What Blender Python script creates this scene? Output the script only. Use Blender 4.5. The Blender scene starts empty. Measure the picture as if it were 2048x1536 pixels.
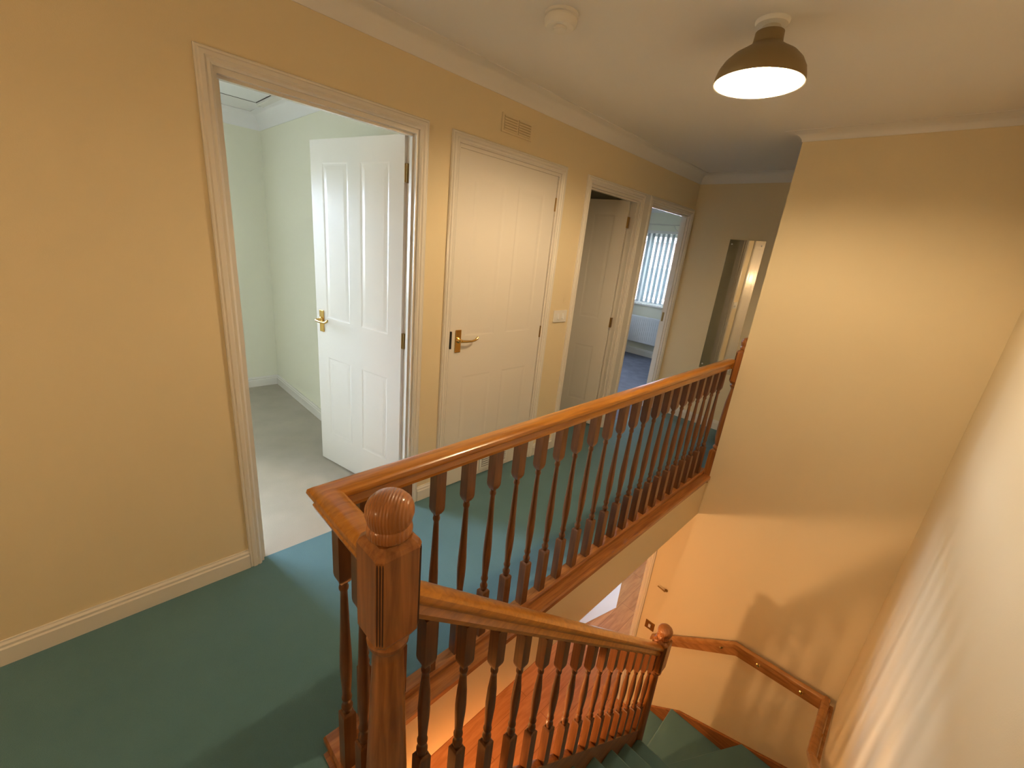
import bpy, bmesh, math
from math import sin, cos, pi, radians, sqrt, atan2
from mathutils import Vector, Matrix
S = bpy.context.scene
C = S.collection

# ------------------------------------------------------------------ camera, world, exposure
F_PX, YAW, PITCH, ROLL, CAM_H = 840.9, 0.7562, -0.3131, 0.106, 1.5169
fwd = Vector((cos(PITCH)*cos(YAW), cos(PITCH)*sin(YAW), sin(PITCH)))
r0 = fwd.cross(Vector((0, 0, 1))).normalized(); u0 = r0.cross(fwd)
rt = cos(ROLL)*r0 + sin(ROLL)*u0; upv = -sin(ROLL)*r0 + cos(ROLL)*u0
cam = bpy.data.cameras.new('camera'); cam.sensor_width = 36; cam.lens = F_PX/2048*36; cam.clip_start = .02
co = bpy.data.objects.new('camera', cam); C.objects.link(co)
co.matrix_world = Matrix(((rt.x, upv.x, -fwd.x, 0), (rt.y, upv.y, -fwd.y, 0), (rt.z, upv.z, -fwd.z, CAM_H), (0, 0, 0, 1)))
S.camera = co
S.view_settings.view_transform = 'Standard'; S.view_settings.look = 'None'
S.view_settings.exposure = 0.80; S.view_settings.gamma = 1; S.view_settings.use_curve_mapping = False
W = bpy.data.worlds.new('world'); S.world = W; W.use_nodes = True
def sky():                           # overcast sky, dim ground below the horizon
    n = W.node_tree.nodes; l = W.node_tree.links; tc = n.new('ShaderNodeTexCoord'); sp = n.new('ShaderNodeSeparateXYZ'); cr = n.new('ShaderNodeValToRGB')
    mr = n.new('ShaderNodeMapRange'); mr.inputs['From Min'].default_value = -1; mr.inputs['From Max'].default_value = 1
    e = cr.color_ramp.elements; e[0].position = .47; e[0].color = (.15, .17, .17, 1); e[1].position = .56; e[1].color = (.62, .74, .92, 1)
    x = e.new(.8); x.color = (.80, .92, 1.10, 1)
    l.new(tc.outputs['Generated'], sp.inputs[0]); l.new(sp.outputs['Z'], mr.inputs['Value']); l.new(mr.outputs[0], cr.inputs[0]); l.new(cr.outputs[0], n['Background'].inputs[0])
sky()
W.node_tree.nodes['Background'].inputs[1].default_value = 40
LAMP = (1.804, .667)            # landing lamp: axis
LAMP_Z = 2.150; BULB_E = 830; HALL_W = 42; FILL_E = 31
def light(name, kind, loc, power, col, **k):
    d = bpy.data.lights.new(name, kind); d.energy = power; d.color = col
    for a, v in k.items(): setattr(d, a, v)
    o = bpy.data.objects.new(name, d); C.objects.link(o); o.location = loc; return o
hl = light('hall_light', 'POINT', (.60, 1.30, -.56), HALL_W, (1, .60, .30), shadow_soft_size=.05)
def portal(loc, rot, sx, sy):
    o = light('window_portal', 'AREA', loc, 1, (1, 1, 1), shape='RECTANGLE', size=sx, size_y=sy)
    o.rotation_euler = rot; o.data.cycles.is_portal = True
portal((-.60, 4.50, 1.42), (radians(-90), 0, 0), 1.5, 1.1)
portal((5.3, 5.32, 1.525), (radians(-90), 0, 0), .6, .55)
portal((6.62, 3.5, 1.4), (0, radians(90), 0), 1.1, 1.9)
portal((4.65, -.62, -1.2), (radians(90), 0, 0), .7, .9)

# ------------------------------------------------------------------ materials
def mat(name, col, rough=.5, metal=0, coat=0, bump=0, bscale=200, spec=.5, var=None, vscale=3, sheen=0):
    m = bpy.data.materials.new(name); m.use_nodes = True; n = m.node_tree.nodes; l = m.node_tree.links
    p = n['Principled BSDF']; p.inputs['Base Color'].default_value = (*col, 1)
    p.inputs['Roughness'].default_value = rough; p.inputs['Metallic'].default_value = metal
    p.inputs['Coat Weight'].default_value = coat; p.inputs['Specular IOR Level'].default_value = spec
    p.inputs['Coat Roughness'].default_value = .12; p.inputs['Sheen Weight'].default_value = sheen
    tc = n.new('ShaderNodeTexCoord')
    if bump:
        t = n.new('ShaderNodeTexNoise'); t.inputs['Scale'].default_value = bscale; t.inputs['Detail'].default_value = 3
        b = n.new('ShaderNodeBump'); b.inputs['Strength'].default_value = bump; b.inputs['Distance'].default_value = .002
        l.new(tc.outputs['Object'], t.inputs['Vector']); l.new(t.outputs['Fac'], b.inputs['Height']); l.new(b.outputs[0], p.inputs['Normal'])
    if var:
        t = n.new('ShaderNodeTexNoise'); t.inputs['Scale'].default_value = vscale; t.inputs['Detail'].default_value = 4
        mx = n.new('ShaderNodeMix'); mx.data_type = 'RGBA'
        mx.inputs['A'].default_value = (*col, 1); mx.inputs['B'].default_value = (*var, 1)
        l.new(tc.outputs['Object'], t.inputs['Vector']); l.new(t.outputs['Fac'], mx.inputs['Factor']); l.new(mx.outputs['Result'], p.inputs['Base Color'])
    return m
def wood(name, c1, c2, stretch, rough=.32, coat=.35, scale=14, bump=.12):
    m = bpy.data.materials.new(name); m.use_nodes = True; n = m.node_tree.nodes; l = m.node_tree.links
    p = n['Principled BSDF']; tc = n.new('ShaderNodeTexCoord'); mp = n.new('ShaderNodeMapping'); mp.inputs['Scale'].default_value = stretch
    t = n.new('ShaderNodeTexNoise'); t.inputs['Scale'].default_value = scale; t.inputs['Detail'].default_value = 5; t.inputs['Distortion'].default_value = .6
    cr = n.new('ShaderNodeValToRGB'); cr.color_ramp.elements[0].position = .32; cr.color_ramp.elements[1].position = .68
    cr.color_ramp.elements[0].color = (*c1, 1); cr.color_ramp.elements[1].color = (*c2, 1)
    l.new(tc.outputs['Object'], mp.inputs[0]); l.new(mp.outputs[0], t.inputs['Vector']); l.new(t.outputs['Fac'], cr.inputs[0]); l.new(cr.outputs[0], p.inputs['Base Color'])
    b = n.new('ShaderNodeBump'); b.inputs['Strength'].default_value = bump; b.inputs['Distance'].default_value = .001
    l.new(t.outputs['Fac'], b.inputs['Height']); l.new(b.outputs[0], p.inputs['Normal'])
    p.inputs['Roughness'].default_value = rough; p.inputs['Coat Weight'].default_value = coat; p.inputs['Coat Roughness'].default_value = .15
    return m
def reeded(name, c1, c2):
    m = wood(name, c1, c2, (3, 3, .4)); n = m.node_tree.nodes; l = m.node_tree.links
    w = n.new('ShaderNodeTexWave'); w.inputs['Scale'].default_value = 75; w.inputs['Distortion'].default_value = .2; w.bands_direction = 'DIAGONAL'
    mp = n.new('ShaderNodeMapping'); mp.inputs['Scale'].default_value = (1, -1, .02)
    tc = next(x for x in n if x.type == 'TEX_COORD'); l.new(tc.outputs['Object'], mp.inputs[0]); l.new(mp.outputs[0], w.inputs['Vector'])
    b = n.new('ShaderNodeBump'); b.inputs['Strength'].default_value = .55; b.inputs['Distance'].default_value = .0022
    l.new(w.outputs['Fac'], b.inputs['Height']); l.new(b.outputs[0], n['Principled BSDF'].inputs['Normal'])
    return m
WD1, WD2 = (.22, .072, .015), (.42, .160, .040)
M = dict(
    wall=mat('cream_wall_paint', (.80, .68, .46), .75, bump=.12, bscale=320, spec=.3),
    bedwall=mat('pale_cream_wall_paint', (.80, .78, .64), .8, bump=.1, bscale=320, spec=.3),
    ceil=mat('white_ceiling_paint', (.84, .82, .80), .85, bump=.1, bscale=260, spec=.25),
    gloss=mat('white_gloss_paint', (.80, .76, .70), .26, coat=.4, bump=.03, bscale=90),
    door=mat('white_door_paint', (.82, .78, .72), .22, coat=.5, bump=.10, bscale=420),
    teal=mat('teal_carpet', (.082, .190, .225), .95, bump=.8, bscale=520, spec=.1, var=(.115, .240, .280), vscale=5, sheen=.25),
    beige=mat('beige_carpet', (.38, .34, .27), .95, bump=.8, bscale=420, spec=.1, var=(.50, .45, .36), vscale=7, sheen=.2),
    grey=mat('blue_grey_carpet', (.12, .13, .18), .95, bump=.8, bscale=420, spec=.1, var=(.24, .26, .34), vscale=9),
    brass=mat('polished_brass', (.78, .52, .18), .2, 1),
    dbrass=mat('aged_brass', (.30, .19, .07), .38, 1),
    plastic=mat('white_plastic', (.80, .78, .74), .35),
    ivory=mat('ivory_plastic', (.66, .62, .52), .45),
    dark=mat('dark_gap', (.03, .022, .015), .8),
    shade=mat('bronze_lampshade_metal', (.27, .19, .085), .5, .25, bump=.05, bscale=300),
    shin=mat('white_shade_lining', (.93, .88, .76), .5),
    rad=mat('white_radiator_enamel', (.80, .82, .84), .3),
    brick=mat('pink_brick_wall', (.17, .095, .085), .9, var=(.24, .15, .14), vscale=12),
    roof=mat('grey_roof_tile', (.06, .06, .07), .9),
    grass=mat('lawn', (.05, .08, .03), .95),
    mirror=mat('mirror_glass', (.86, .84, .80), .02, 1),
    white2=mat('satin_white_door_paint', (.66, .65, .64), .5),
    white=mat('bright_white_door_paint', (.86, .86, .86), .3),
)
M['mirror'].node_tree.nodes['Principled BSDF'].inputs['Roughness'].default_value = .03
M['wx'] = wood('stained_wood_along_x', WD1, WD2, (.35, 5, 5))
M['rail'] = wood('lamp_brightened_wood_rail', (.36, .128, .012), (.56, .225, .026), (.35, 5, 5), rough=.28, coat=.5)  # polished stained wood, colour brightened to orange for the lamp's reflection
M['bal'] = wood('shade_darkened_wood_spindle', (.095, .031, .008), (.18, .064, .018), (5, 5, .35))  # same stained wood, darkened to carry the shade on the balusters
M['flute_shade'] = mat('groove_shade_brown', (.045, .014, .005), .6)
M['slot'] = mat('tan_vent_slot', (.58, .47, .28), .8)
M['wy'] = wood('stained_wood_along_y', WD1, WD2, (5, .35, 5))
M['wz'] = wood('stained_wood_upright', WD1, WD2, (5, 5, .35))
M['ball'] = reeded('stained_wood_ball_grain', (.33, .120, .032), (.45, .175, .055))
M['pine'] = wood('orange_pine', (.33, .135, .036), (.52, .25, .08), (3, .5, 3), scale=10)
M['lam'] = wood('orange_laminate_floor', (.42, .155, .05), (.60, .26, .10), (.9, 6, 1), rough=.45, coat=.1, scale=4, bump=.03)
def planks():
    m = M['lam']; n = m.node_tree.nodes; l = m.node_tree.links; p = n['Principled BSDF']
    br = n.new('ShaderNodeTexBrick'); br.inputs['Scale'].default_value = 1; br.inputs['Brick Width'].default_value = 1.2
    br.inputs['Row Height'].default_value = .19; br.inputs['Mortar Size'].default_value = .003
    br.inputs['Color1'].default_value = (1, 1, 1, 1); br.inputs['Color2'].default_value = (.86, .80, .76, 1); br.inputs['Mortar'].default_value = (.62, .55, .5, 1)
    tc = next(x for x in n if x.type == 'TEX_COORD'); l.new(tc.outputs['Object'], br.inputs['Vector'])
    mx = n.new('ShaderNodeMix'); mx.data_type = 'RGBA'; mx.blend_type = 'MULTIPLY'; mx.inputs['Factor'].default_value = 1
    cr = next(x for x in n if x.type == 'VALTORGB'); l.new(cr.outputs[0], mx.inputs['A']); l.new(br.outputs['Color'], mx.inputs['B']); l.new(mx.outputs['Result'], p.inputs['Base Color'])
planks()
def emit(name, col, s):
    m = bpy.data.materials.new(name); m.use_nodes = True; p = m.node_tree.nodes['Principled BSDF']
    p.inputs['Base Color'].default_value = (1, .95, .85, 1); p.inputs['Emission Color'].default_value = (*col, 1); p.inputs['Emission Strength'].default_value = s; return m
M['globe'] = emit('glowing_fill_globe', (1, .71, .44), FILL_E)
M['bulb'] = emit('glowing_bulb', (1, .74, .44), BULB_E)
def glassm():
    m = bpy.data.materials.new('window_glass'); m.use_nodes = True; n = m.node_tree.nodes; l = m.node_tree.links; n.remove(n['Principled BSDF'])
    t = n.new('ShaderNodeBsdfTransparent'); g = n.new('ShaderNodeBsdfGlossy'); g.inputs['Roughness'].default_value = .02
    f = n.new('ShaderNodeFresnel'); mx = n.new('ShaderNodeMixShader'); l.new(f.outputs[0], mx.inputs[0]); l.new(t.outputs[0], mx.inputs[1]); l.new(g.outputs[0], mx.inputs[2])
    l.new(mx.outputs[0], n['Material Output'].inputs[0]); return m
M['glass'] = glassm()
def vanem():
    m = bpy.data.materials.new('translucent_white_blind_fabric'); m.use_nodes = True; n = m.node_tree.nodes; l = m.node_tree.links; n.remove(n['Principled BSDF'])
    t = n.new('ShaderNodeBsdfTranslucent'); t.inputs[0].default_value = (.26, .31, .32, 1); d = n.new('ShaderNodeBsdfDiffuse'); d.inputs[0].default_value = (.60, .64, .64, 1)
    mx = n.new('ShaderNodeMixShader'); mx.inputs[0].default_value = .5; l.new(t.outputs[0], mx.inputs[1]); l.new(d.outputs[0], mx.inputs[2]); l.new(mx.outputs[0], n['Material Output'].inputs[0]); return m
M['vane'] = vanem()

# ------------------------------------------------------------------ mesh helpers
def B(): return bmesh.new()
def box(bm, x0, x1, y0, y1, z0, z1):
    v = [bm.verts.new((x, y, z)) for z in (z0, z1) for y in (y0, y1) for x in (x0, x1)]
    for f in ((0, 2, 3, 1), (4, 5, 7, 6), (0, 1, 5, 4), (2, 6, 7, 3), (0, 4, 6, 2), (1, 3, 7, 5)): bm.faces.new([v[i] for i in f])
    return bm
def prism(bm, pts, z0, z1):          # polygon in plan
    a = [bm.verts.new((x, y, z0)) for x, y in pts]; b = [bm.verts.new((x, y, z1)) for x, y in pts]; n = len(pts)
    bm.faces.new(a[::-1]); bm.faces.new(b)
    for i in range(n): bm.faces.new((a[i], a[(i+1) % n], b[(i+1) % n], b[i]))
    return bm
def slab(bm, pts3, off):             # polygon in any plane, pushed by a vector
    off = Vector(off); a = [bm.verts.new(p) for p in pts3]; b = [bm.verts.new(Vector(p)+off) for p in pts3]; n = len(a)
    bm.faces.new(a[::-1]); bm.faces.new(b)
    for i in range(n): bm.faces.new((a[i], a[(i+1) % n], b[(i+1) % n], b[i]))
    return bm
def rings(bm, loops, cap=True):
    L = [[bm.verts.new(p) for p in lp] for lp in loops]; n = len(L[0])
    for a, b in zip(L, L[1:]):
        for i in range(n): bm.faces.new((a[i], a[(i+1) % n], b[(i+1) % n], b[i]))
    if cap: bm.faces.new(L[0][::-1]); bm.faces.new(L[-1])
    return bm
def lathe(bm, prof, cx=0, cy=0, n=24, cap=True):
    return rings(bm, [[(cx+r*cos(2*pi*i/n), cy+r*sin(2*pi*i/n), z) for i in range(n)] for r, z in prof], cap)
def lathe_dir(bm, prof, org, axis, n=16):
    axis = Vector(axis).normalized(); q = axis.to_track_quat('Z', 'Y'); org = Vector(org)
    return rings(bm, [[org + q @ Vector((r*cos(2*pi*i/n), r*sin(2*pi*i/n), z)) for i in range(n)] for r, z in prof])
def sqr(bm, prof, cx=0, cy=0):       # square section: (half width, z)
    return rings(bm, [[(cx+sx*s, cy+sy*s, z) for sx, sy in ((-1, -1), (1, -1), (1, 1), (-1, 1))] for s, z in prof])
def sweep(bm, path, prof, nrm, closed=False, vs=None):
    """sweep profile (a along d x nrm, b along nrm) on a path lying in the plane across nrm, mitred"""
    P = [Vector(p) for p in path]; N = Vector(nrm).normalized(); n = len(P); loops = []
    for i in range(n):
        dn = (P[(i+1) % n]-P[i]).normalized() if (i < n-1 or closed) else (P[i]-P[i-1]).normalized()
        dp = (P[i]-P[i-1]).normalized() if (i > 0 or closed) else dn
        s1 = dp.cross(N); s2 = dn.cross(N); s = s1+s2; s = s/max(1e-6, (s.dot(s)/2)) if s.length > 1e-6 else s1
        k = vs[i] if vs else 1
        loops.append([P[i] + s*a + N*(b*k) for a, b in prof])
    if closed: loops.append(loops[0])
    return rings(bm, loops, cap=not closed)
def tube(bm, pts, r, n=10):
    pts = [Vector(p) for p in pts]; loops = []; rr = r if isinstance(r, (list, tuple)) else [r]*len(pts); ref = None
    for i, p in enumerate(pts):
        d = (pts[min(i+1, len(pts)-1)]-pts[max(i-1, 0)]).normalized()
        if ref is None: ref = d.orthogonal().normalized()
        ref = (ref - d*ref.dot(d)).normalized(); s = d.cross(ref)
        loops.append([p + (ref*cos(2*pi*j/n)+s*sin(2*pi*j/n))*rr[i] for j in range(n)])
    return rings(bm, loops)
def put(name, bm, m, parent=None, label=None, cat=None, group=None, kind=None, smooth=False, origin=None, bevel=0):
    bmesh.ops.remove_doubles(bm, verts=bm.verts, dist=1e-6)
    bmesh.ops.recalc_face_normals(bm, faces=bm.faces)
    xs = [v.co for v in bm.verts]
    c = Vector(origin) if origin else Vector(((min(v.x for v in xs)+max(v.x for v in xs))/2, (min(v.y for v in xs)+max(v.y for v in xs))/2, min(v.z for v in xs)))
    bm.transform(Matrix.Translation(-c))
    me = bpy.data.meshes.new(name); bm.to_mesh(me); bm.free(); me.materials.append(M[m])
    if smooth:
        for p in me.polygons: p.use_smooth = True
        try: me.set_sharp_from_angle(angle=radians(38))
        except Exception: pass
    o = bpy.data.objects.new(name, me); C.objects.link(o)
    if parent is not None: o.parent = parent; o.location = c - world_loc(parent)
    else: o.location = c
    if bevel:
        b = o.modifiers.new('bevel', 'BEVEL'); b.width = bevel; b.segments = 2; b.limit_method = 'ANGLE'; b.angle_limit = radians(40)
    tag(o, label, cat, group, kind); return o
def world_loc(o):
    v = Vector(o.location)
    while o.parent: o = o.parent; v += Vector(o.location)
    return v
def tag(o, label=None, cat=None, group=None, kind=None):
    if label: o['label'] = label
    if cat: o['category'] = cat
    if group: o['group'] = group
    if kind: o['kind'] = kind
def empty(name, loc, label=None, cat=None, group=None, kind=None):
    o = bpy.data.objects.new(name, None); o.empty_display_size = .1; C.objects.link(o); o.location = loc; tag(o, label, cat, group, kind); return o
def st(name, bm, m, **k): return put(name, bm, m, kind='structure', **k)

# ------------------------------------------------------------------ dimensions
D, T = 1.88, .08                     # face of the door wall and its thickness
CZ = 2.335; XF = 4.276; XB = 3.2; YB = .842; YR = -.30; X0 = -1.6
YE = .85; XE = .37                   # edges of the landing floor at the stairwell
ZU = -.335; ZG = -2.652              # hall ceiling, hall floor
OPEN = [(.413, 1.203), (1.432, 2.238), (2.562, 3.262), (3.43, 4.208)]; DH = 1.98

# ------------------------------------------------------------------ setting: upstairs shell
bm = B(); xs = [X0]+[v for o in OPEN for v in o]+[XF+.12]
for a, b in zip(xs[::2], xs[1::2]): box(bm, a, b, D, D+T, 0, CZ)
for a, b in OPEN: box(bm, a, b, D, D+T, DH, CZ)
st('wall_left', bm, 'wall')
st('wall_far', box(B(), XF, XF+.12, .5, D, ZU, CZ), 'wall')
bm = box(B(), XB, XB+.10, YR, YB, ZG, CZ); box(bm, XB+.10, XF, YB-.10, YB, ZU, CZ)
box(bm, XB, XB+.10, YB, 1.13, ZG, ZU); box(bm, XB, XB+.10, 1.93, 2.25, ZG, ZU); box(bm, XB, XB+.10, 1.13, 1.93, ZG+1.98, ZU)
st('wall_stair_end', bm, 'wall')
st('wall_right', box(B(), X0, XB+.1, YR-.12, YR, ZG, CZ), 'wall')
st('wall_rear', box(B(), X0-.12, X0, YR-.12, D+T, ZG, CZ), 'wall')
bm = box(B(), -2.3, 6.8, -.5, 5.3, CZ, CZ+.12); st('ceiling', bm, 'ceil')
# landing floor: carpet over a painted slab
land = [(X0, YR), (XE, YR), (XE, YE), (XB, YE), (XB, YB), (XF, YB), (XF, 1.90), (X0, 1.90)]
st('floor', prism(B(), land, -.03, 0), 'teal')
slabp = [(X0, YR), (XE, YR), (XE, YE), (XB, YE), (XB, YB), (XF, YB), (XF, 2.25), (X0, 2.25)]
st('wall_landing_edge', prism(B(), slabp, ZU, -.03), 'wall')
# coving, one closed mitred run (its drop is shallower over the stair end wall)
# concave quarter: from wall foot to ceiling edge
q = [(0, 0), (0, -.082), (.004, -.082)] + [(.004+.078*(1-cos(pi/2*i/8)), -.082+.078*sin(pi/2*i/8)) for i in range(1, 9)] + [(.086, -.004), (.086, 0)]
path = [(X0, YR, CZ), (XB, YR, CZ), (XB, YB, CZ), (XF, YB, CZ), (XF, D, CZ), (X0, D, CZ)]
st('trim_1', sweep(B(), path[::-1], [(a, b) for a, b in q], (0, 0, 1), True, [1, 1, 1, .56, .56, .7]), 'ceil', smooth=True)
# skirting boards
def skirt_prof(h=.092, t=.016):
    return [(0, 0), (t, 0), (t, h*.70), (t*.72, h*.76), (t*.72, h*.86), (t*.35, h*.94), (t*.3, h), (0, h)]
def skirt(name, path, z=0, m='gloss', h=.092):
    return st(name, sweep(B(), [(x, y, z) for x, y in path], skirt_prof(h), (0, 0, 1)), m)
AO = .048                            # architrave width
skirt('baseboard_left', [(X0+.02, D), (OPEN[0][0]-AO, D)])
skirt('baseboard_left', [(OPEN[0][1]+AO, D), (OPEN[1][0]-AO, D)])
skirt('baseboard_left', [(OPEN[1][1]+AO, D), (OPEN[2][0]-AO, D)])
skirt('baseboard_far', [(XF, D-.02), (XF, YB+.02)])
# bedroom behind the open door
bm = box(B(), 1.26, 1.34, D+T, 4.47, 0, CZ); st('wall_bedroom_right', bm, 'bedwall')
bm = B()
for a, b, z0, z1 in ((-2.2, -1.35, 0, CZ), (.15, 1.26, 0, CZ), (-1.35, .15, 0, .87), (-1.35, .15, 1.97, CZ)): box(bm, a, b, 4.37, 4.49, z0, z1)
st('wall_bedroom_far', bm, 'bedwall')
st('wall_bedroom_left', box(B(), -2.32, -2.2, D, 4.49, 0, CZ), 'bedwall')
bm = B()
xs2 = [-2.2, OPEN[0][0]-.03]; box(bm, -2.2, OPEN[0][0]-.03, D+T, D+T+.01, 0, CZ); box(bm, OPEN[0][1]+.03, 1.26, D+T, D+T+.01, 0, CZ); box(bm, OPEN[0][0]-.03, OPEN[0][1]+.03, D+T, D+T+.01, DH+.03, CZ)
st('wall_bedroom_near', bm, 'bedwall')
st('floor', box(B(), -2.2, 1.26, 1.90, 4.37, -.03, 0), 'beige')
st('trim_2', sweep(B(), [(-2.2, 4.37, CZ), (1.26, 4.37, CZ), (1.26, D+T+.01, CZ), (-2.2, D+T+.01, CZ)], q, (0, 0, 1), True, [1.4]*4), 'ceil', smooth=True)
skirt('baseboard_bedroom', [(-2.2, 4.37), (1.26, 4.37), (1.26, D+T+.02)])
# cupboard behind the closed door, dark room, and the far bedroom
st('wall_cupboard', box(B(), 1.34, 2.34, 2.30, 2.35, 0, CZ), 'bedwall')
st('wall_bathroom_left', box(B(), 2.34, 2.42, D+T, 4.47, 0, CZ), 'bedwall')
st('wall_bathroom_far', box(B(), 2.42, 3.33, 3.6, 3.68, 0, CZ), 'bedwall')
st('wall_bathroom_right', box(B(), 3.33, 3.41, D+T, 5.2, 0, CZ), 'bedwall')
st('floor', box(B(), 1.34, 3.33, 1.90, 3.6, -.03, 0), 'teal')
RX = 6.55
bm = box(B(), RX, RX+.12, D+T, 2.56, 0, CZ); box(bm, RX, RX+.12, 4.45, 5.2, 0, CZ); box(bm, RX, RX+.12, 2.56, 4.45, 0, .84); box(bm, RX, RX+.12, 2.56, 4.45, 1.96, CZ)
st('wall_window', bm, 'bedwall')
bm = box(B(), 3.33, 5.0, 5.2, 5.3, 0, CZ); box(bm, 5.6, RX+.12, 5.2, 5.3, 0, CZ); box(bm, 5.0, 5.6, 5.2, 5.3, 0, 1.25); box(bm, 5.0, 5.6, 5.2, 5.3, 1.8, CZ)
st('wall_bedroom_back', bm, 'bedwall')
st('wall_bedroom_side', box(B(), XF+.12, RX+.12, D+.02, D+T, 0, CZ), 'bedwall')
st('floor', box(B(), 3.41, RX, 1.90, 5.2, -.03, 0), 'grey')
st('trim_3', sweep(B(), [(3.41, 5.2, CZ), (RX, 5.2, CZ), (RX, D+T, CZ), (3.41, D+T, CZ)], q, (0, 0, 1), True), 'ceil', smooth=True)
skirt('baseboard_window', [(RX, 5.18), (RX, D+T+.01)], h=.11)

# ------------------------------------------------------------------ setting: downstairs
st('floor', box(B(), -1.6, 6.6, -.6, 2.9, ZG-.05, ZG), 'lam')
st('wall_hall_left', box(B(), X0, XB, 1.95, 2.05, ZG, ZU), 'wall')
st('wall_hall_room_left', box(B(), XB+.1, 6.6, 2.25, 2.35, ZG, ZU), 'bedwall')
bm = box(B(), XB+.1, 4.3, -.6, -.5, ZG, ZU); box(bm, 5.0, 6.6, -.6, -.5, ZG, ZU); box(bm, 4.3, 5.0, -.6, -.5, ZG, ZG+1.0); box(bm, 4.3, 5.0, -.6, -.5, ZG+1.9, ZU)
st('wall_hall_room_right', bm, 'bedwall')
st('wall_hall_room_far', box(B(), 6.6, 6.7, -.6, 2.35, ZG, ZU), 'bedwall')
st('ceiling', box(B(), XF, 6.7, -.6, 2.35, ZU, -.05), 'ceil')
st('ceiling', box(B(), XB+.1, XF, -.6, YB-.1, ZU, -.05), 'ceil')
# panelled-in side under the stairs
bm = B(); slab(bm, [(XE, .635, ZU), (XE, .635, ZG), (2.28, .635, ZG), (2.28, .635, -1.95), (XE+.1, .635, -.335)], (0, .03, 0)); st('wall_under_stairs', bm, 'wall')

# windows
def window(name, x0, x1, y0, y1, z0, z1, axis, mull=1, inside=-1):
    """upvc window in a wall; axis 'x' means the pane runs along x"""
    e = empty(name, ((x0+x1)/2, (y0+y1)/2, z0), kind='structure'); w = .055; bm = B()
    if axis == 'x':
        box(bm, x0, x1, y0, y1, z0, z0+w); box(bm, x0, x1, y0, y1, z1-w, z1)
        for i in range(mull+2): c = x0+(x1-x0-w)*i/(mull+1); box(bm, c, c+w, y0, y1, z0+w, z1-w)
        ym = (y0+y1)/2; pane = box(B(), x0+w, x1-w, ym-.004, ym+.004, z0+w, z1-w)
    else:
        box(bm, x0, x1, y0, y1, z0, z0+w); box(bm, x0, x1, y0, y1, z1-w, z1)
        for i in range(mull+2): c = y0+(y1-y0-w)*i/(mull+1); box(bm, x0, x1, c, c+w, z0+w, z1-w)
        xm = (x0+x1)/2; pane = box(B(), xm-.004, xm+.004, y0+w, y1-w, z0+w, z1-w)
    put('window_frame', bm, 'plastic', e); put('window_pane', pane, 'glass', e); return e
window('window_1', RX+.05, RX+.11, 2.56, 4.45, .84, 1.96, 'y', 1)
window('window_2', -1.35, .15, 4.42, 4.48, .87, 1.97, 'x', 2)
window('added_fill_window', 5.0, 5.6, 5.22, 5.28, 1.25, 1.8, 'x', 0)  # unseen window, added to brighten the far bedroom
window('window_3', 4.3, 5.0, -.58, -.52, ZG+1.0, ZG+1.9, 'x', 1)
st('trim_4', box(B(), RX-.03, RX+.05, 2.50, 4.51, .825, .85), 'gloss')       # window board

# ------------------------------------------------------------------ doors
APROF = [(a*.74, b) for a, b in [(0, 0), (0, .010), (.010, .016), (.022, .013), (.030, .018), (.046, .018), (.052, .013), (.060, .014), (.065, .009), (.065, 0)]]
def frame(parent, x0, x1, y=D, h=DH, zb=0):
    """architrave + lining + stop; face looks to -y"""
    path = [(x1, y, zb), (x1, y, zb+h), (x0, y, zb+h), (x0, y, zb)]
    put('architrave', sweep(B(), path, [(a, b) for a, b in APROF], (0, -1, 0)), 'gloss', parent)
    bm = B()
    box(bm, x0-.0, x0+.012, y, y+T, zb, zb+h-.018); box(bm, x1-.012, x1, y, y+T, zb, zb+h-.018); box(bm, x0, x1, y, y+T, zb+h-.018, zb+h)
    box(bm, x0+.012, x0+.022, y+.022, y+.043, zb, zb+h-.03); box(bm, x1-.022, x1-.012, y+.022, y+.043, zb, zb+h-.03); box(bm, x0+.012, x1-.012, y+.022, y+.043, zb+h-.028, zb+h-.018)
    put('door_lining', bm, 'gloss', parent)
def leaf_bm(w, h=1.96, t=.035, panels=True):
    """leaf along +x from the hinge at the origin, faces at y=0 and y=t"""
    bm = B()
    if not panels: return box(bm, 0, w, 0, t, 0, h)
    px = [.105, w/2-.05, w/2+.05, w-.105]; pz = [.21, .735, .985, h-.115]
    X = [0]+px+[w]; Z = [0]+pz+[h]
    for side, y, s in ((0, 0, 1), (1, t, -1)):
        for i in range(5):
            for j in range(5):
                a, b, c, d = X[i], X[i+1], Z[j], Z[j+1]
                if i in (1, 3) and j in (1, 3):
                    def rect(k, yy): return [(a+k, yy, c+k), (b-k, yy, c+k), (b-k, yy, d-k), (a+k, yy, d-k)]
                    rings_l = [rect(0, y), rect(.008, y+s*.0016), rect(.016, y+s*.0018), rect(.036, y+s*.0004)]
                    L = [[bm.verts.new(p) for p in r] for r in rings_l]
                    for r1, r2 in zip(L, L[1:]):
                        for k in range(4): bm.faces.new((r1[k], r1[(k+1) % 4], r2[(k+1) % 4], r2[k]))
                    bm.faces.new(L[-1])
                else: bm.faces.new([bm.verts.new(p) for p in ((a, y, c), (b, y, c), (b, y, d), (a, y, d))])
    for i in range(5):
        for z in (0, h): bm.faces.new([bm.verts.new(p) for p in ((X[i], 0, z), (X[i+1], 0, z), (X[i+1], t, z), (X[i], t, z))])
    for j in range(5):
        for x in (0, w): bm.faces.new([bm.verts.new(p) for p in ((x, 0, Z[j]), (x, 0, Z[j+1]), (x, t, Z[j+1]), (x, t, Z[j]))])
    return bm
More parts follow.
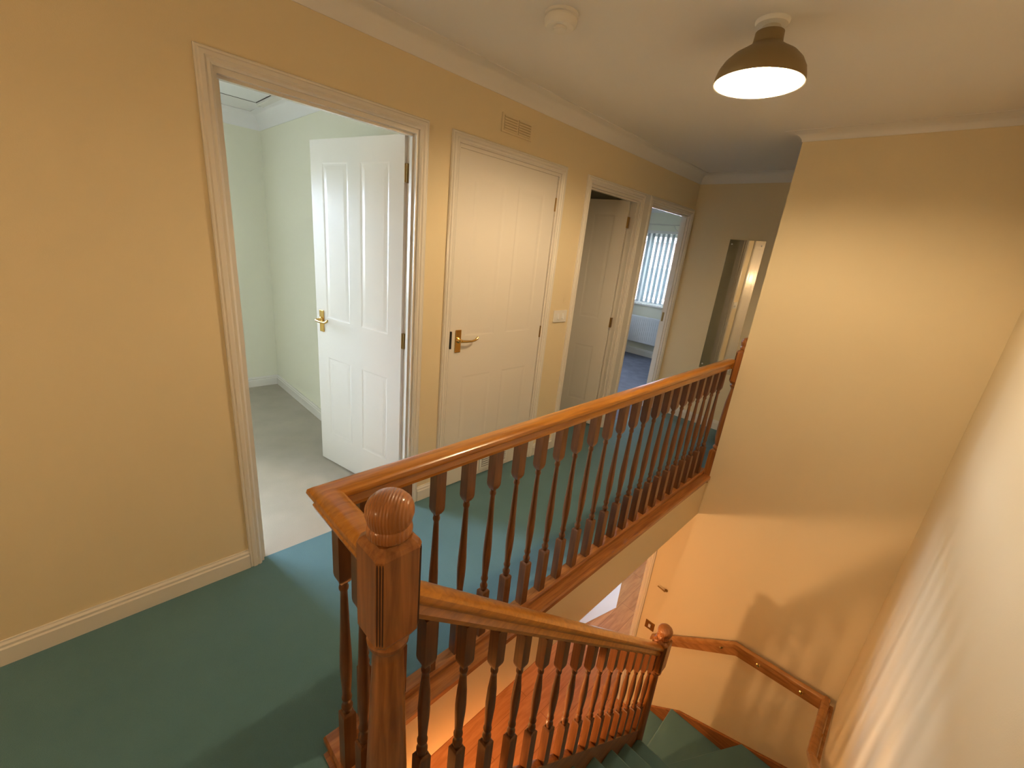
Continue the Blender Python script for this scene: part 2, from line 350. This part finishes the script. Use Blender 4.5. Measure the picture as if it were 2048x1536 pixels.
def handle(parent, x, z, y, s, dirx):
    """lever handle on a face at y looking to s (=-1 or 1), lever towards dirx"""
    h = put('door_handle', box(B(), x-.021, x+.021, min(y, y+s*.006), max(y, y+s*.006), z-.075, z+.06), 'brass', parent, bevel=.003)
    bm = B(); lathe_dir(bm, [(.017, 0), (.017, .006), (.011, .010), (.010, .034), (.006, .040)], (x, y+s*.006, z), (0, s, 0))
    pts = [(x, y+s*.040, z), (x+dirx*.03, y+s*.045, z-.002), (x+dirx*.07, y+s*.046, z-.003), (x+dirx*.095, y+s*.045, z+.001), (x+dirx*.112, y+s*.044, z+.011), (x+dirx*.116, y+s*.044, z+.020)]
    tube(bm, pts, [.009, .008, .0065, .0065, .008, .005]); put('lever', bm, 'brass', h, smooth=True)
def door(name, x0, x1):
    e = empty(name, ((x0+x1)/2, D, 0), kind='structure'); frame(e, x0, x1)
    return e
def hang(e, w, hx, hy, ang, t0, handle_faces, knuckle, zl=(.20, .98, 1.80), h=1.955, m='door', zb=.01, lev=-1):
    """leaf built along +x then turned; t0 shifts its thickness"""
    bm = leaf_bm(w, h); R = Matrix.Translation((hx, hy, zb)) @ Matrix.Rotation(ang, 4, 'Z') @ Matrix.Translation((0, t0, 0))
    bm.transform(R); lf = put('door_leaf', bm, m, e)
    for y, s in handle_faces:
        n0 = len(C.objects)
        before = set(C.objects); handle(lf, 0, 0, 0, s, lev); new = [o for o in C.objects if o not in before]
        hd = [o for o in new if o.parent == lf][0]
        # move the handle by its own rotation about z
        M4 = R @ Matrix.Translation((w-.055, y, .965))
        loc = M4 @ Vector(hd.location + world_loc(lf)); hd.rotation_euler = (0, 0, ang); hd.location = loc - world_loc(lf)
    for z in zl:
        bm = B(); p = R @ Vector((-.003, knuckle, 0)); p.z = 0
        lathe(bm, [(.006, z-.04), (.006, z+.04)], p.x, p.y, 10)
        b2 = box(B(), -.016, .0, .002, .033, z-.042, z+.042); 
        put('hinge', bm, 'dbrass', lf, smooth=True); b2.transform(Matrix.Translation((hx, hy, 0)) @ Matrix.Rotation(ang, 4, 'Z') @ Matrix.Translation((.0, t0, 0))); put('hinge_plate', b2, 'dbrass', lf)
    return lf
# door 1: bedroom, standing open
d1 = door('door_1', *OPEN[0])
a1 = atan2(.732, -.154)
hang(d1, .750, 1.209, 1.962, a1, 0.0, [(0.035, 1)], .03)
# door 2: closed cupboard
d2 = door('door_2', *OPEN[1])
lf2 = hang(d2, .772, 2.222, 1.888, pi, -.035, [(.035, 1)], .037)
bm = box(B(), 1.438, 1.4475, 1.870, 1.886, .93, 1.03); put('strike_plate', bm, 'dark', d2)
v = put('air_vent', box(B(), 1.755, 2.02, 1.881, 1.888, .035, .155), 'plastic', lf2)
bm = B()
for i in range(6):
    z = .050+.0165*i; box(bm, 1.775, 1.872, 1.876, 1.882, z, z+.009); box(bm, 1.902, 2.0, 1.876, 1.882, z, z+.009)
put('louvre', bm, 'plastic', v)
bm = B()
for i in range(5):
    z = .060+.0165*i; box(bm, 1.775, 1.872, 1.8795, 1.8812, z, z+.007); box(bm, 1.902, 2.0, 1.8795, 1.8812, z, z+.007)
put('slot', bm, 'dark', v)
# door 3: dark room, leaf turned inwards
d3 = door('door_3', *OPEN[2])
hang(d3, .665, 3.249, 1.962, radians(106), 0.0, [(.035, 1)], .03)
# door 4: far bedroom, leaf swung fully inside out of sight behind the partition
d4 = door('door_4', *OPEN[3])
hang(d4, .745, 3.448, 1.962, radians(93), -.035, [(0, -1)], -.03)
put('strike_plate', box(B(), 4.190, 4.1965, D+.046, D+.066, .95, 1.04), 'dbrass', d4)
st('trim_5', box(B(), 3.3095, 3.3825, D-.010, D, 0, DH+.047), 'gloss')
# downstairs door
d5 = empty('door_5', (XB, 1.53, ZG), kind='structure')
bm = sweep(B(), [(XB, 1.13, ZG), (XB, 1.13, ZG+1.98), (XB, 1.93, ZG+1.98), (XB, 1.93, ZG)], APROF, (-1, 0, 0)); put('architrave', bm, 'gloss', d5)
bm = box(B(), XB, XB+.1, 1.13, 1.148, ZG, ZG+1.96); box(bm, XB, XB+.1, 1.912, 1.93, ZG, ZG+1.96); box(bm, XB, XB+.1, 1.13, 1.93, ZG+1.96, ZG+1.98); put('door_lining', bm, 'gloss', d5)
bm = box(B(), 0, .80, 0, .035, 0, 1.95); A5 = atan2(-.16, .70)
bm.transform(Matrix.Translation((3.38, 1.905, ZG+.012)) @ Matrix.Rotation(A5, 4, 'Z')); put('door_leaf', bm, 'white2', d5, label='bright white open door leaf')

# ------------------------------------------------------------------ balustrades
YL, XL = .915, .350                  # centre lines of the landing rail and of its short return
NX, NY = .350, .610                  # near newel
LX, LY = 2.300, .610                 # lower newel
SL = .861                            # stair slope
RAIL = [(-.020, 0), (-.024, .012), (-.020, .020), (-.018, .028), (-.030, .036), (-.034, .044), (-.032, .054), (-.022, .062), (-.008, .066), (.008, .066), (.022, .062), (.032, .054), (.034, .044), (.030, .036), (.018, .028), (.020, .020), (.024, .012), (.020, 0)]
def baluster(L, hs=.0175):
    """turned spindle of length L, square blocks at both ends"""
    bm = B(); tb, bb = .135, .215
    sqr(bm, [(hs*.62, L-tb-.018), (hs*.92, L-tb-.006), (hs, L-tb+.004), (hs, L)])
    sqr(bm, [(hs, 0), (hs, bb-.004), (hs*.93, bb), (hs*.70, bb+.004)])
    a, b = bb+.002, L-tb-.016; H = b-a
    pr = [(.0120, 0), (.0120, .010), (.0148, .016), (.0150, .024), (.0105, .032), (.0100, .040), (.0135, .050), (.0140, .056), (.0112, .064), (.0120, .085), (.0150, .14), (.0158, .17), (.0150, .22)]
    P = [(r, a+z) for r, z in pr if z < H*.6]
    for t in range(1, 8): f = t/8; z = a+.22+(H-.22-.030)*f; P.append((.0150-(.0150-.0086)*f**.8, z))
    P += [(.0086, b-.030), (.0116, b-.024), (.0118, b-.016), (.0095, b-.010), (.0125, b)]
    lathe(bm, P, n=16); return bm
def newel_prof_ball(z):              # ball finial standing on z
    return [(r, z+(h-z)*.88) for r, h in [(.030, z-.004), (.038, z), (.0425, z+.006), (.0440, z+.016), (.0425, z+.026), (.0395, z+.031), (.0430, z+.042), (.0460, z+.056), (.0455, z+.070), (.0410, z+.083), (.0320, z+.094), (.0200, z+.101), (.0050, z+.104)]]
def newel_parts(t, x, y, z0, zb0, zb1, hs=.049, flat=None, low=.30):
    """z0 foot, zb0..zb1 the square block below the ball"""
    bm = B(); c = .012
    def octo(s, z): return [(x+a*s, y+b*s, z) for a, b in ((-1, -1+c/hs), (-1+c/hs, -1), (1-c/hs, -1), (1, -1+c/hs), (1, 1-c/hs), (1-c/hs, 1), (-1+c/hs, 1), (-1, 1-c/hs))]
    rings(bm, [octo(hs*.80, zb0-.012), octo(hs, zb0+.006), octo(hs, zb1-.008), octo(hs*.93, zb1), octo(hs*.72, zb1+.010)])
    def clampy(b):
        if flat is not None:
            for v in b.verts: v.co.y = max(v.co.y, flat)
        return b
    nb = put('newel_block', clampy(bm), 'wz', t)
    bm = B()
    for sx, sy in ((-1, -1), (1, -1), (-1, 1), (1, 1)):       # dark strips painted as groove shade down the bevelled corners
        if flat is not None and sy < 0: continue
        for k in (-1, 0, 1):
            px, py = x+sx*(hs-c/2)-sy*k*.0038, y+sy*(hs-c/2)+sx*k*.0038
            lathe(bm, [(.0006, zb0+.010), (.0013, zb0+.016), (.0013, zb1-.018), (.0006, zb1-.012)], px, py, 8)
    put('corner_flute_shade', bm, 'flute_shade', nb, label='dark strips standing in for groove shade down the corners')
    bm = B(); b = z0+low
    lathe(bm, [(.034, b-.002), (.042, b+.012), (.046, b+.020), (.042, b+.030), (.036, b+.040), (.041, b+.060), (.0475, b+.10), (.0490, b+.18), (.0475, b+.26), (.0430, b+.38), (.0330, zb0-.075), (.0310, zb0-.055), (.0360, zb0-.045), (.0430, zb0-.036), (.0440, zb0-.026), (.0385, zb0-.018), (.0390, zb0-.008)], x, y, 28)
    put('newel_shaft', clampy(bm), 'wz', t, smooth=True)
    bm = B(); sqr(bm, [(hs, z0), (hs, b-.016), (hs*.94, b-.004), (hs*.70, b)], x, y); put('newel_foot', clampy(bm), 'wz', t)
    bm = lathe(B(), newel_prof_ball(zb1+.010), x, y, 36); put('ball_finial', clampy(bm), 'ball', t, smooth=True)
n1 = empty('newel_post', (NX, NY, -.33), 'large stained wood newel post with reeded ball at the stair head, nearest the camera', 'newel post')
newel_parts(n1, NX, NY, -.33, .745, .962, low=.36)
n2 = empty('newel_post', (LX, LY, ZG), 'lower ball topped newel post where the stair rail ends at the turn of the stairs', 'newel post')
newel_parts(n2, LX, LY, ZG, -.99, -.755, low=.62)
n3 = empty('newel_post', (XB+.047, YB, -.055), 'half newel post fixed to the wall corner at the far end of the landing rail', 'newel post')
newel_parts(n3, XB+.047, YB, -.055, .76, .985, flat=YB+.001, low=.27)

bal = empty('balustrade', ((XL+XB)/2, YL, 0), 'long level stained wood balustrade along the landing edge with a short return', 'balustrade')
ZR = .853
path = [(XL, NY+.044, ZR), (XL, YL, ZR), (XB+.012, YL, ZR), (XB+.012, YB+.040, ZR)]
put('handrail', sweep(B(), path, RAIL, (0, 0, 1)), 'rail', bal, smooth=True)
path = [(x, y, .008) for x, y, z in path]
put('base_rail', sweep(B(), path, [(-.027, 0), (-.027, .016), (-.022, .026), (.022, .026), (.027, .016), (.027, 0)], (0, 0, 1)), 'wx', bal)
proto = put('baluster', baluster(ZR-.033), 'bal', bal, smooth=True, origin=(0, 0, 0))
spots = [(.446+.1213*i, YL) for i in range(23)] + [(XL, .825), (XL, .725)]
wl = world_loc(bal)
for i, (x, y) in enumerate(spots):
    o = proto if i == 0 else proto.copy()
    if i: C.objects.link(o); o.parent = bal
    o.location = Vector((x, y, .033))-wl
# nosing board that caps the floor edge
st('trim_6', sweep(B(), [(XE-.0, NY, -.030), (XE, YE, -.030), (XB, YE, -.030)], [(-.060, .030), (-.060, .036), (.010, .038), (.018, .032), (.018, .010), (.008, 0), (0, 0), (0, .030)], (0, 0, 1)), 'wx')

sb = empty('balustrade', ((NX+LX)/2, NY, -.8), 'sloping stained wood balustrade descending with the stairs to the lower newel', 'balustrade')
zr0 = .750                           # underside of the stair rail at x = NX+.045
d = Vector((1, 0, -SL)).normalized(); nn = Vector((SL, 0, 1)).normalized()
p0 = Vector((NX+.044, NY, zr0)); p1 = Vector((LX-.044, NY, zr0-SL*(LX-NX-.088)))
bm = B(); ca = 1/sqrt(1+SL*SL)
loops = []
for p in (p0, p1): loops.append([(p.x, p.y+a, p.z+b/ca) for a, b in RAIL])
rings(bm, loops); put('handrail', bm, 'rail', sb, smooth=True)
STR = .075                           # height of the string above the nosing line
def nose(x): return -SL*(x-.39)
Ls = (zr0-SL*(.60-NX-.044)) - (nose(.60)+STR) + .012
pb = put('baluster', baluster(Ls), 'bal', sb, smooth=True, origin=(0, 0, 0)); wl = world_loc(sb)
for i in range(15):
    x = .452+.1250*i; o = pb if i == 0 else pb.copy()
    if i: C.objects.link(o); o.parent = sb
    o.location = Vector((x, NY, nose(x)+STR-.006))-wl

# ------------------------------------------------------------------ staircase
sc = empty('staircase', (1.3, .16, ZG), 'green carpeted staircase with wooden strings descending and turning left at the bottom', 'staircase')
G, RI = .237, .204; WY0, WY1 = YR+.022, NY-.018
for k in range(1, 9):
    x0 = .39+G*(k-1); bm = prism(B(), [(x0-.018, WY0), (x0+G, WY0), (x0+G, WY1), (x0-.018, WY1)], -RI*k-.24, -RI*k)
    if k == 1: pass
    put('step', bm, 'teal', sc, bevel=.010)
cx, cy = LX-.0, LY-.02; ex = XB-.022
poly = {9: [(cx, cy), (cx-.014, WY0), (cx+(cy-WY0)*math.tan(radians(30)), WY0)],
        10: [(cx, cy), (cx+(cy-WY0)*math.tan(radians(30)), WY0), (ex, WY0), (ex, cy-(ex-cx)*math.tan(radians(30)))],
        11: [(cx, cy), (ex, cy-(ex-cx)*math.tan(radians(30))), (ex, cy+.035), (cx, cy+.035)]}
for k, pl in poly.items(): put('step', prism(B(), pl, -RI*k-.24, -RI*k), 'teal', sc, bevel=.008)
put('step', prism(B(), [(cx+.02, cy+.02), (ex, cy+.02), (ex, cy+.255), (cx+.02, cy+.255)], ZG, -RI*12), 'teal', sc, bevel=.008)
bm = slab(B(), [(NX+.045, NY-.018, nose(NX+.045)+STR), (LX-.045, NY-.018, nose(LX-.045)+STR), (LX-.045, NY-.018, nose(LX-.045)-.26), (NX+.045, NY-.018, nose(NX+.045)-.26)], (0, .036, 0))
put('outer_string', bm, 'wx', sc, bevel=.004)
bm = slab(B(), [(XE+.01, YR, .06), (.42, YR, .06), (LX, YR, nose(LX)+.09), (LX+.30, YR, -1.76), (ex+.02, YR, -1.93), (ex+.02, YR, -2.35), (LX, YR, -2.05), (XE+.01, YR, -.3)], (0, .022, 0))
put('wall_string', bm, 'wx', sc, bevel=.004)
bm = slab(B(), [(XB, YR+.022, -1.935), (XB, .565, -2.225), (XB, .70, -2.335), (XB, .93, -2.515), (XB, .93, ZG), (XB, YR+.022, ZG)], (-.022, 0, 0))
put('wall_string', bm, 'wy', sc, bevel=.004)

# wall handrail round the corner of the stairwell
hr = empty('wall_handrail', (XB-.06, .1, -1.25), 'wooden handrail on a backing board around the stairwell corner below the landing', 'handrail')
HX = XB-.052; HY = YR+.052
HP = [(-.020, 0), (-.024, .018), (-.020, .038), (-.008, .046), (.010, .046), (.021, .036), (.024, .018), (.018, 0)]
e0 = (HX, .935, -1.675); e1 = (HX, .750, -1.525); e2 = (HX, .335, -1.225); e3 = (HX, HY, -1.195)
def rail_seg(bm, pts, vertical_prof, perp):
    loops = []
    for p in pts: loops.append([(p[0]+perp[0]*a, p[1]+perp[1]*a, p[2]+b) for a, b in vertical_prof])
    return rings(bm, loops)
bm = rail_seg(B(), [e0, e2, (HX, HY-.02, -1.200)], HP, (1, 0)); put('rail', bm, 'pine', hr, smooth=True, label='lower part of the handrail on the end wall')
bm = rail_seg(B(), [(HX+.02, HY, -1.200), (2.66, HY, -1.185), (1.5, HY, -1.185+SL*1.16)], HP, (0, 1)); put('rail', bm, 'pine', hr, smooth=True)
bm = slab(B(), [(XB, .93, -1.690), (XB, .335, -1.262), (XB, YR+.002, -1.232), (XB, YR+.002, -1.300), (XB, .31, -1.325), (XB, .93, -1.760)], (-.016, 0, 0)); put('backing_board', bm, 'pine', hr)
bm = slab(B(), [(XB-.016, YR, -1.232), (2.66, YR, -1.222), (1.5, YR, -1.222+SL*1.16), (1.5, YR, -1.295+SL*1.16), (2.66, YR, -1.295), (XB-.016, YR, -1.300)], (0, .016, 0)); put('backing_board', bm, 'pine', hr)
for p in ((XB-.016, .42, -1.33), (XB-.016, .16, -1.275), (XB-.016, -.12, -1.265)):
    bm = B(); lathe_dir(bm, [(.014, 0), (.014, .004), (.006, .006), (.006, .030)], p, (-1, 0, .5), 12); put('bracket', bm, 'brass', hr, smooth=True)
for x in (2.95, 2.5):
    z = -1.265 if x > 2.66 else -1.265+SL*(2.66-x)
    bm = B(); lathe_dir(bm, [(.014, 0), (.014, .004), (.006, .006), (.006, .030)], (x, YR+.016, z), (0, 1, .5), 12); put('bracket', bm, 'brass', hr, smooth=True)

# ------------------------------------------------------------------ things
# pendant lamp
lx, ly = LAMP; z = LAMP_Z
lp = empty('pendant_lamp', (lx, ly, CZ), 'dome shaped bronze metal pendant lamp glowing under the landing ceiling', 'lamp')
out = [(.163, 0), (.164, .006), (.162, .020), (.155, .045), (.140, .070), (.116, .093), (.086, .111), (.060, .124), (.049, .134), (.047, .150), (.046, .172)]
bm = B(); n = 48
out = [(r*.89 if h < .12 else r*.98, h*.88) for r, h in out]; prof = [(r, z+h) for r, h in out]; inn = [(r-.003, z+h+(.0 if i < 3 else -.003)) for i, (r, h) in enumerate(out[:8])]
rings(bm, [[(lx+r*cos(2*pi*i/n), ly+r*sin(2*pi*i/n), zz) for i in range(n)] for r, zz in prof], cap=False)
bm.faces.ensure_lookup_table(); put('lamp_shade', bm, 'shade', lp, smooth=True)
bm = B(); rings(bm, [[(lx+r*cos(2*pi*i/n), ly+r*sin(2*pi*i/n), zz) for i in range(n)] for r, zz in [(.146, z-.001)]+inn+[(.020, z+.102)]], cap=False); put('shade_lining', bm, 'shin', lp, smooth=True, label='white inside of the shade')
put('lamp_holder', lathe(B(), [(.018, z+.080), (.019, z+.10), (.043, z+.130), (.0440, z+.150), (.036, z+.158), (.030, z+.166), (.028, CZ-.014)], lx, ly, 24), 'ivory', lp, smooth=True)
put('ceiling_rose', lathe(B(), [(.020, CZ-.018), (.050, CZ-.013), (.054, CZ-.004), (.054, CZ)], lx, ly, 28), 'plastic', lp, smooth=True)
put('bulb', lathe(B(), [(.010, z+.080), (.014, z+.074), (.026, z+.060), (.031, z+.045), (.029, z+.032), (.020, z+.020), (.004, z+.015)], lx, ly, 24), 'bulb', lp, smooth=True)
# globe light added behind the viewer as warm fill for the landing
wx, wy, wz = X0+.16, .78, 1.40
wl_ = empty('added_fill_light', (X0, wy, wz), 'frosted globe fill light added on the unseen rear wall of the landing', 'fill light')
put('back_plate', lathe_dir(B(), [(.055, 0), (.055, .012), (.030, .022), (.012, .026), (.010, .09)], (X0, wy, wz-.06), (1, 0, .45)), 'brass', wl_, smooth=True)
put('fill_globe', lathe(B(), [(.085*sin(pi*max(i, .15)/12), wz-.085*cos(pi*max(i, .15)/12)) for i in range(12)]+[(.02, wz+.085)], wx, wy, 28), 'globe', wl_, smooth=True)
# smoke alarm
sx, sy = 1.385, 1.255
sm = empty('smoke_alarm', (sx, sy, CZ), 'round white smoke alarm on the landing ceiling', 'smoke alarm')
put('alarm_body', lathe(B(), [(.062, CZ), (.062, CZ-.010), (.057, CZ-.012), (.057, CZ-.016), (.060, CZ-.018), (.058, CZ-.034), (.050, CZ-.042), (.030, CZ-.044)], sx, sy, 40), 'plastic', sm, smooth=True)
put('test_button', lathe(B(), [(.024, CZ-.043), (.024, CZ-.050), (.021, CZ-.053), (.005, CZ-.053)], sx-.008, sy-.006, 28), 'plastic', sm, smooth=True)
# vent above the closed door
av = empty('air_vent', (1.815, D, 2.09), 'cream slotted air vent on the wall above the closed cupboard door', 'air vent')
put('vent_frame', box(B(), 1.700, 1.935, D-.006, D, 2.092, 2.182), 'wall', av, bevel=.002)
bm = B()
for c in range(2):
    for i in range(6): zz = 2.103+.0125*i; box(bm, 1.715+.107*c, 1.813+.107*c, D-.0105, D-.006, zz, zz+.006)
put('louvre', bm, 'wall', av)
bm = B()
for c in range(2):
    for i in range(5): zz = 2.110+.0125*i; box(bm, 1.715+.107*c, 1.813+.107*c, D-.0068, D-.0062, zz, zz+.005)
put('slot', bm, 'slot', av)
# double light switch
sw = empty('light_switch', (2.425, D, 1.035), 'white double rocker light switch between the closed door and the dark doorway', 'light switch')
put('switch_plate', box(B(), 2.340, 2.485, D-.010, D, 1.038, 1.124), 'plastic', sw, bevel=.003)
for x in (2.385, 2.440):
    bm = slab(B(), [(x-.010, D-.010, 1.060), (x-.010, D-.017, 1.062), (x-.010, D-.0115, 1.100), (x-.010, D-.010, 1.102)], (.020, 0, 0)); put('rocker', bm, 'white', sw)
# mirror on the far wall
mi = empty('wall_mirror', (XF, 1.34, .57), 'tall narrow frameless mirror on the wall at the far end of the landing', 'mirror')
put('mirror_glass', box(B(), XF-.006, XF, 1.190, 1.490, .57, 1.785), 'mirror', mi)
for yy in (1.215, 1.465):
    for zz in (.61, 1.745): put('mirror_screw', lathe_dir(B(), [(.007, 0), (.007, .002), (.003, .005)], (XF-.006, yy, zz), (-1, 0, 0), 12), 'plastic', mi, smooth=True)
# downstairs switch and hook
s2 = empty('light_switch', (XB, .985, -1.65), 'small square brass light switch low beside the downstairs door frame', 'light switch')
put('switch_plate', box(B(), XB-.006, XB, .945, 1.030, -1.650, -1.565), 'dbrass', s2, bevel=.002)
put('rocker', box(B(), XB-.013, XB-.006, .977, .997, -1.622, -1.592), 'plastic', s2, label='white rocker')
hk = empty('wall_hook', (XB, .965, -1.20), 'small dark L-shaped brass hook on the wall right of the downstairs door frame', 'hook')
bm = B(); lathe_dir(bm, [(.014, 0), (.014, .005), (.008, .007)], (XB, .928, -1.165), (-1, 0, 0), 16); put('hook_rose', bm, 'dbrass', hk, smooth=True)
bm = tube(B(), [(XB-.005, .928, -1.165), (XB-.03, .932, -1.160), (XB-.035, .96, -1.150), (XB-.035, .995, -1.145)], [.007, .007, .006, .005]); put('hook_arm', bm, 'dbrass', hk, smooth=True)
# bedroom: loft hatch
lh = empty('loft_hatch', (.8, 3.6, CZ), 'white loft hatch with raised frame in the bedroom ceiling', 'hatch')
put('hatch_panel', box(B(), .36, 1.12, 3.20, 3.92, CZ-.006, CZ), 'white', lh)
bm = B()
for a, b, c, d_ in ((.31, 1.165, 3.15, 3.20), (.31, .36, 3.20, 3.92), (1.12, 1.165, 3.20, 3.92)): box(bm, a, b, c, d_, CZ-.024, CZ)
put('hatch_frame', bm, 'gloss', lh)
bm = B()
for a, b, c, d_ in ((.36, 1.12, 3.912, 3.920), (1.113, 1.12, 3.20, 3.912)): box(bm, a, b, c, d_, CZ-.0075, CZ-.006)
put('hatch_gap', bm, 'dark', lh)
# far bedroom: blind, radiator, curtain pole
vb = empty('vertical_blind', (RX-.05, 3.5, .86), 'white vertical slatted blind over the far bedroom window', 'blind')
put('head_rail', box(B(), RX-.09, RX-.04, 2.54, 4.47, 1.945, 1.985), 'plastic', vb)
vane0 = None; wl = None
for i in range(23):
    y = 2.60+.081*i
    if vane0 is None:
        bm = box(B(), -.0008, .0008, -.0445, .0445, .885, 1.945); vane0 = put('vane', bm, 'vane', vb, origin=(0, 0, .885)); o = vane0; wl = world_loc(vb)
    else: o = vane0.copy(); C.objects.link(o); o.parent = vb
    o.location = Vector((RX-.065, y, .885))-wl; o.rotation_euler = (0, 0, radians(-36))
put('pull_cord', tube(B(), [(RX-.095, 3.09, 1.945), (RX-.095, 3.09, 1.30)], .004, 6), 'plastic', vb)
rd = empty('radiator', (RX-.06, 3.3, .20), 'white panel radiator on the wall under the far bedroom window', 'radiator')
bm = box(B(), RX-.095, RX-.045, 2.70, 4.10, .22, .655); put('radiator_panel', bm, 'rad', rd, bevel=.010)
bm = B()
for i in range(40): y = 2.725+.0345*i; box(bm, RX-.098, RX-.095, y, y+.018, .26, .615)
put('radiator_ribs', bm, 'rad', rd)
for y in (2.95, 3.85): put('wall_bracket', box(B(), RX-.045, RX, y, y+.03, .28, .60), 'rad', rd)
for y in (2.66, 4.12): put('radiator_pipe', tube(B(), [(RX-.07, y, 0), (RX-.07, y, .26), (RX-.07, y+(.05 if y < 3 else -.03), .27)], .008), 'plastic', rd, smooth=True)
cp = empty('curtain_pole', (RX-.09, 3.5, 2.06), 'thin grey curtain pole above the far bedroom window', 'curtain pole')
put('pole', tube(B(), [(RX-.10, 2.45, 2.075), (RX-.10, 4.60, 2.075)], .010), 'ivory', cp, smooth=True)
for y in (3.09, 4.40): put('pole_bracket', tube(B(), [(RX, y-.01, 2.00), (RX-.05, y, 2.02), (RX-.10, y, 2.066)], .007), 'ivory', cp, smooth=True)
# house and lawn outside the far bedroom window
st('ground', box(B(), 6.8, 26, -12, 18, ZG-.1, ZG-.05), 'grass')
nh = empty('neighbouring_house', (17, 5, ZG-.05), 'pinkish brick house glimpsed through the blind slats outside', 'house')
put('house_wall', box(B(), 15, 19, .5, 9.5, ZG-.05, 2.2), 'brick', nh)
bm = slab(B(), [(14.7, .3, 2.2), (17, .3, 4.1), (19.3, .3, 2.2)], (0, 9.4, 0)); put('house_roof', bm, 'roof', nh)
for y in (2.2, 6.6): wf = put('house_window', box(B(), 14.95, 15, y, y+1.3, .2, 1.4), 'plastic', nh); put('house_window_pane', box(B(), 14.94, 14.95, y+.08, y+1.22, .28, 1.32), 'roof', wf)
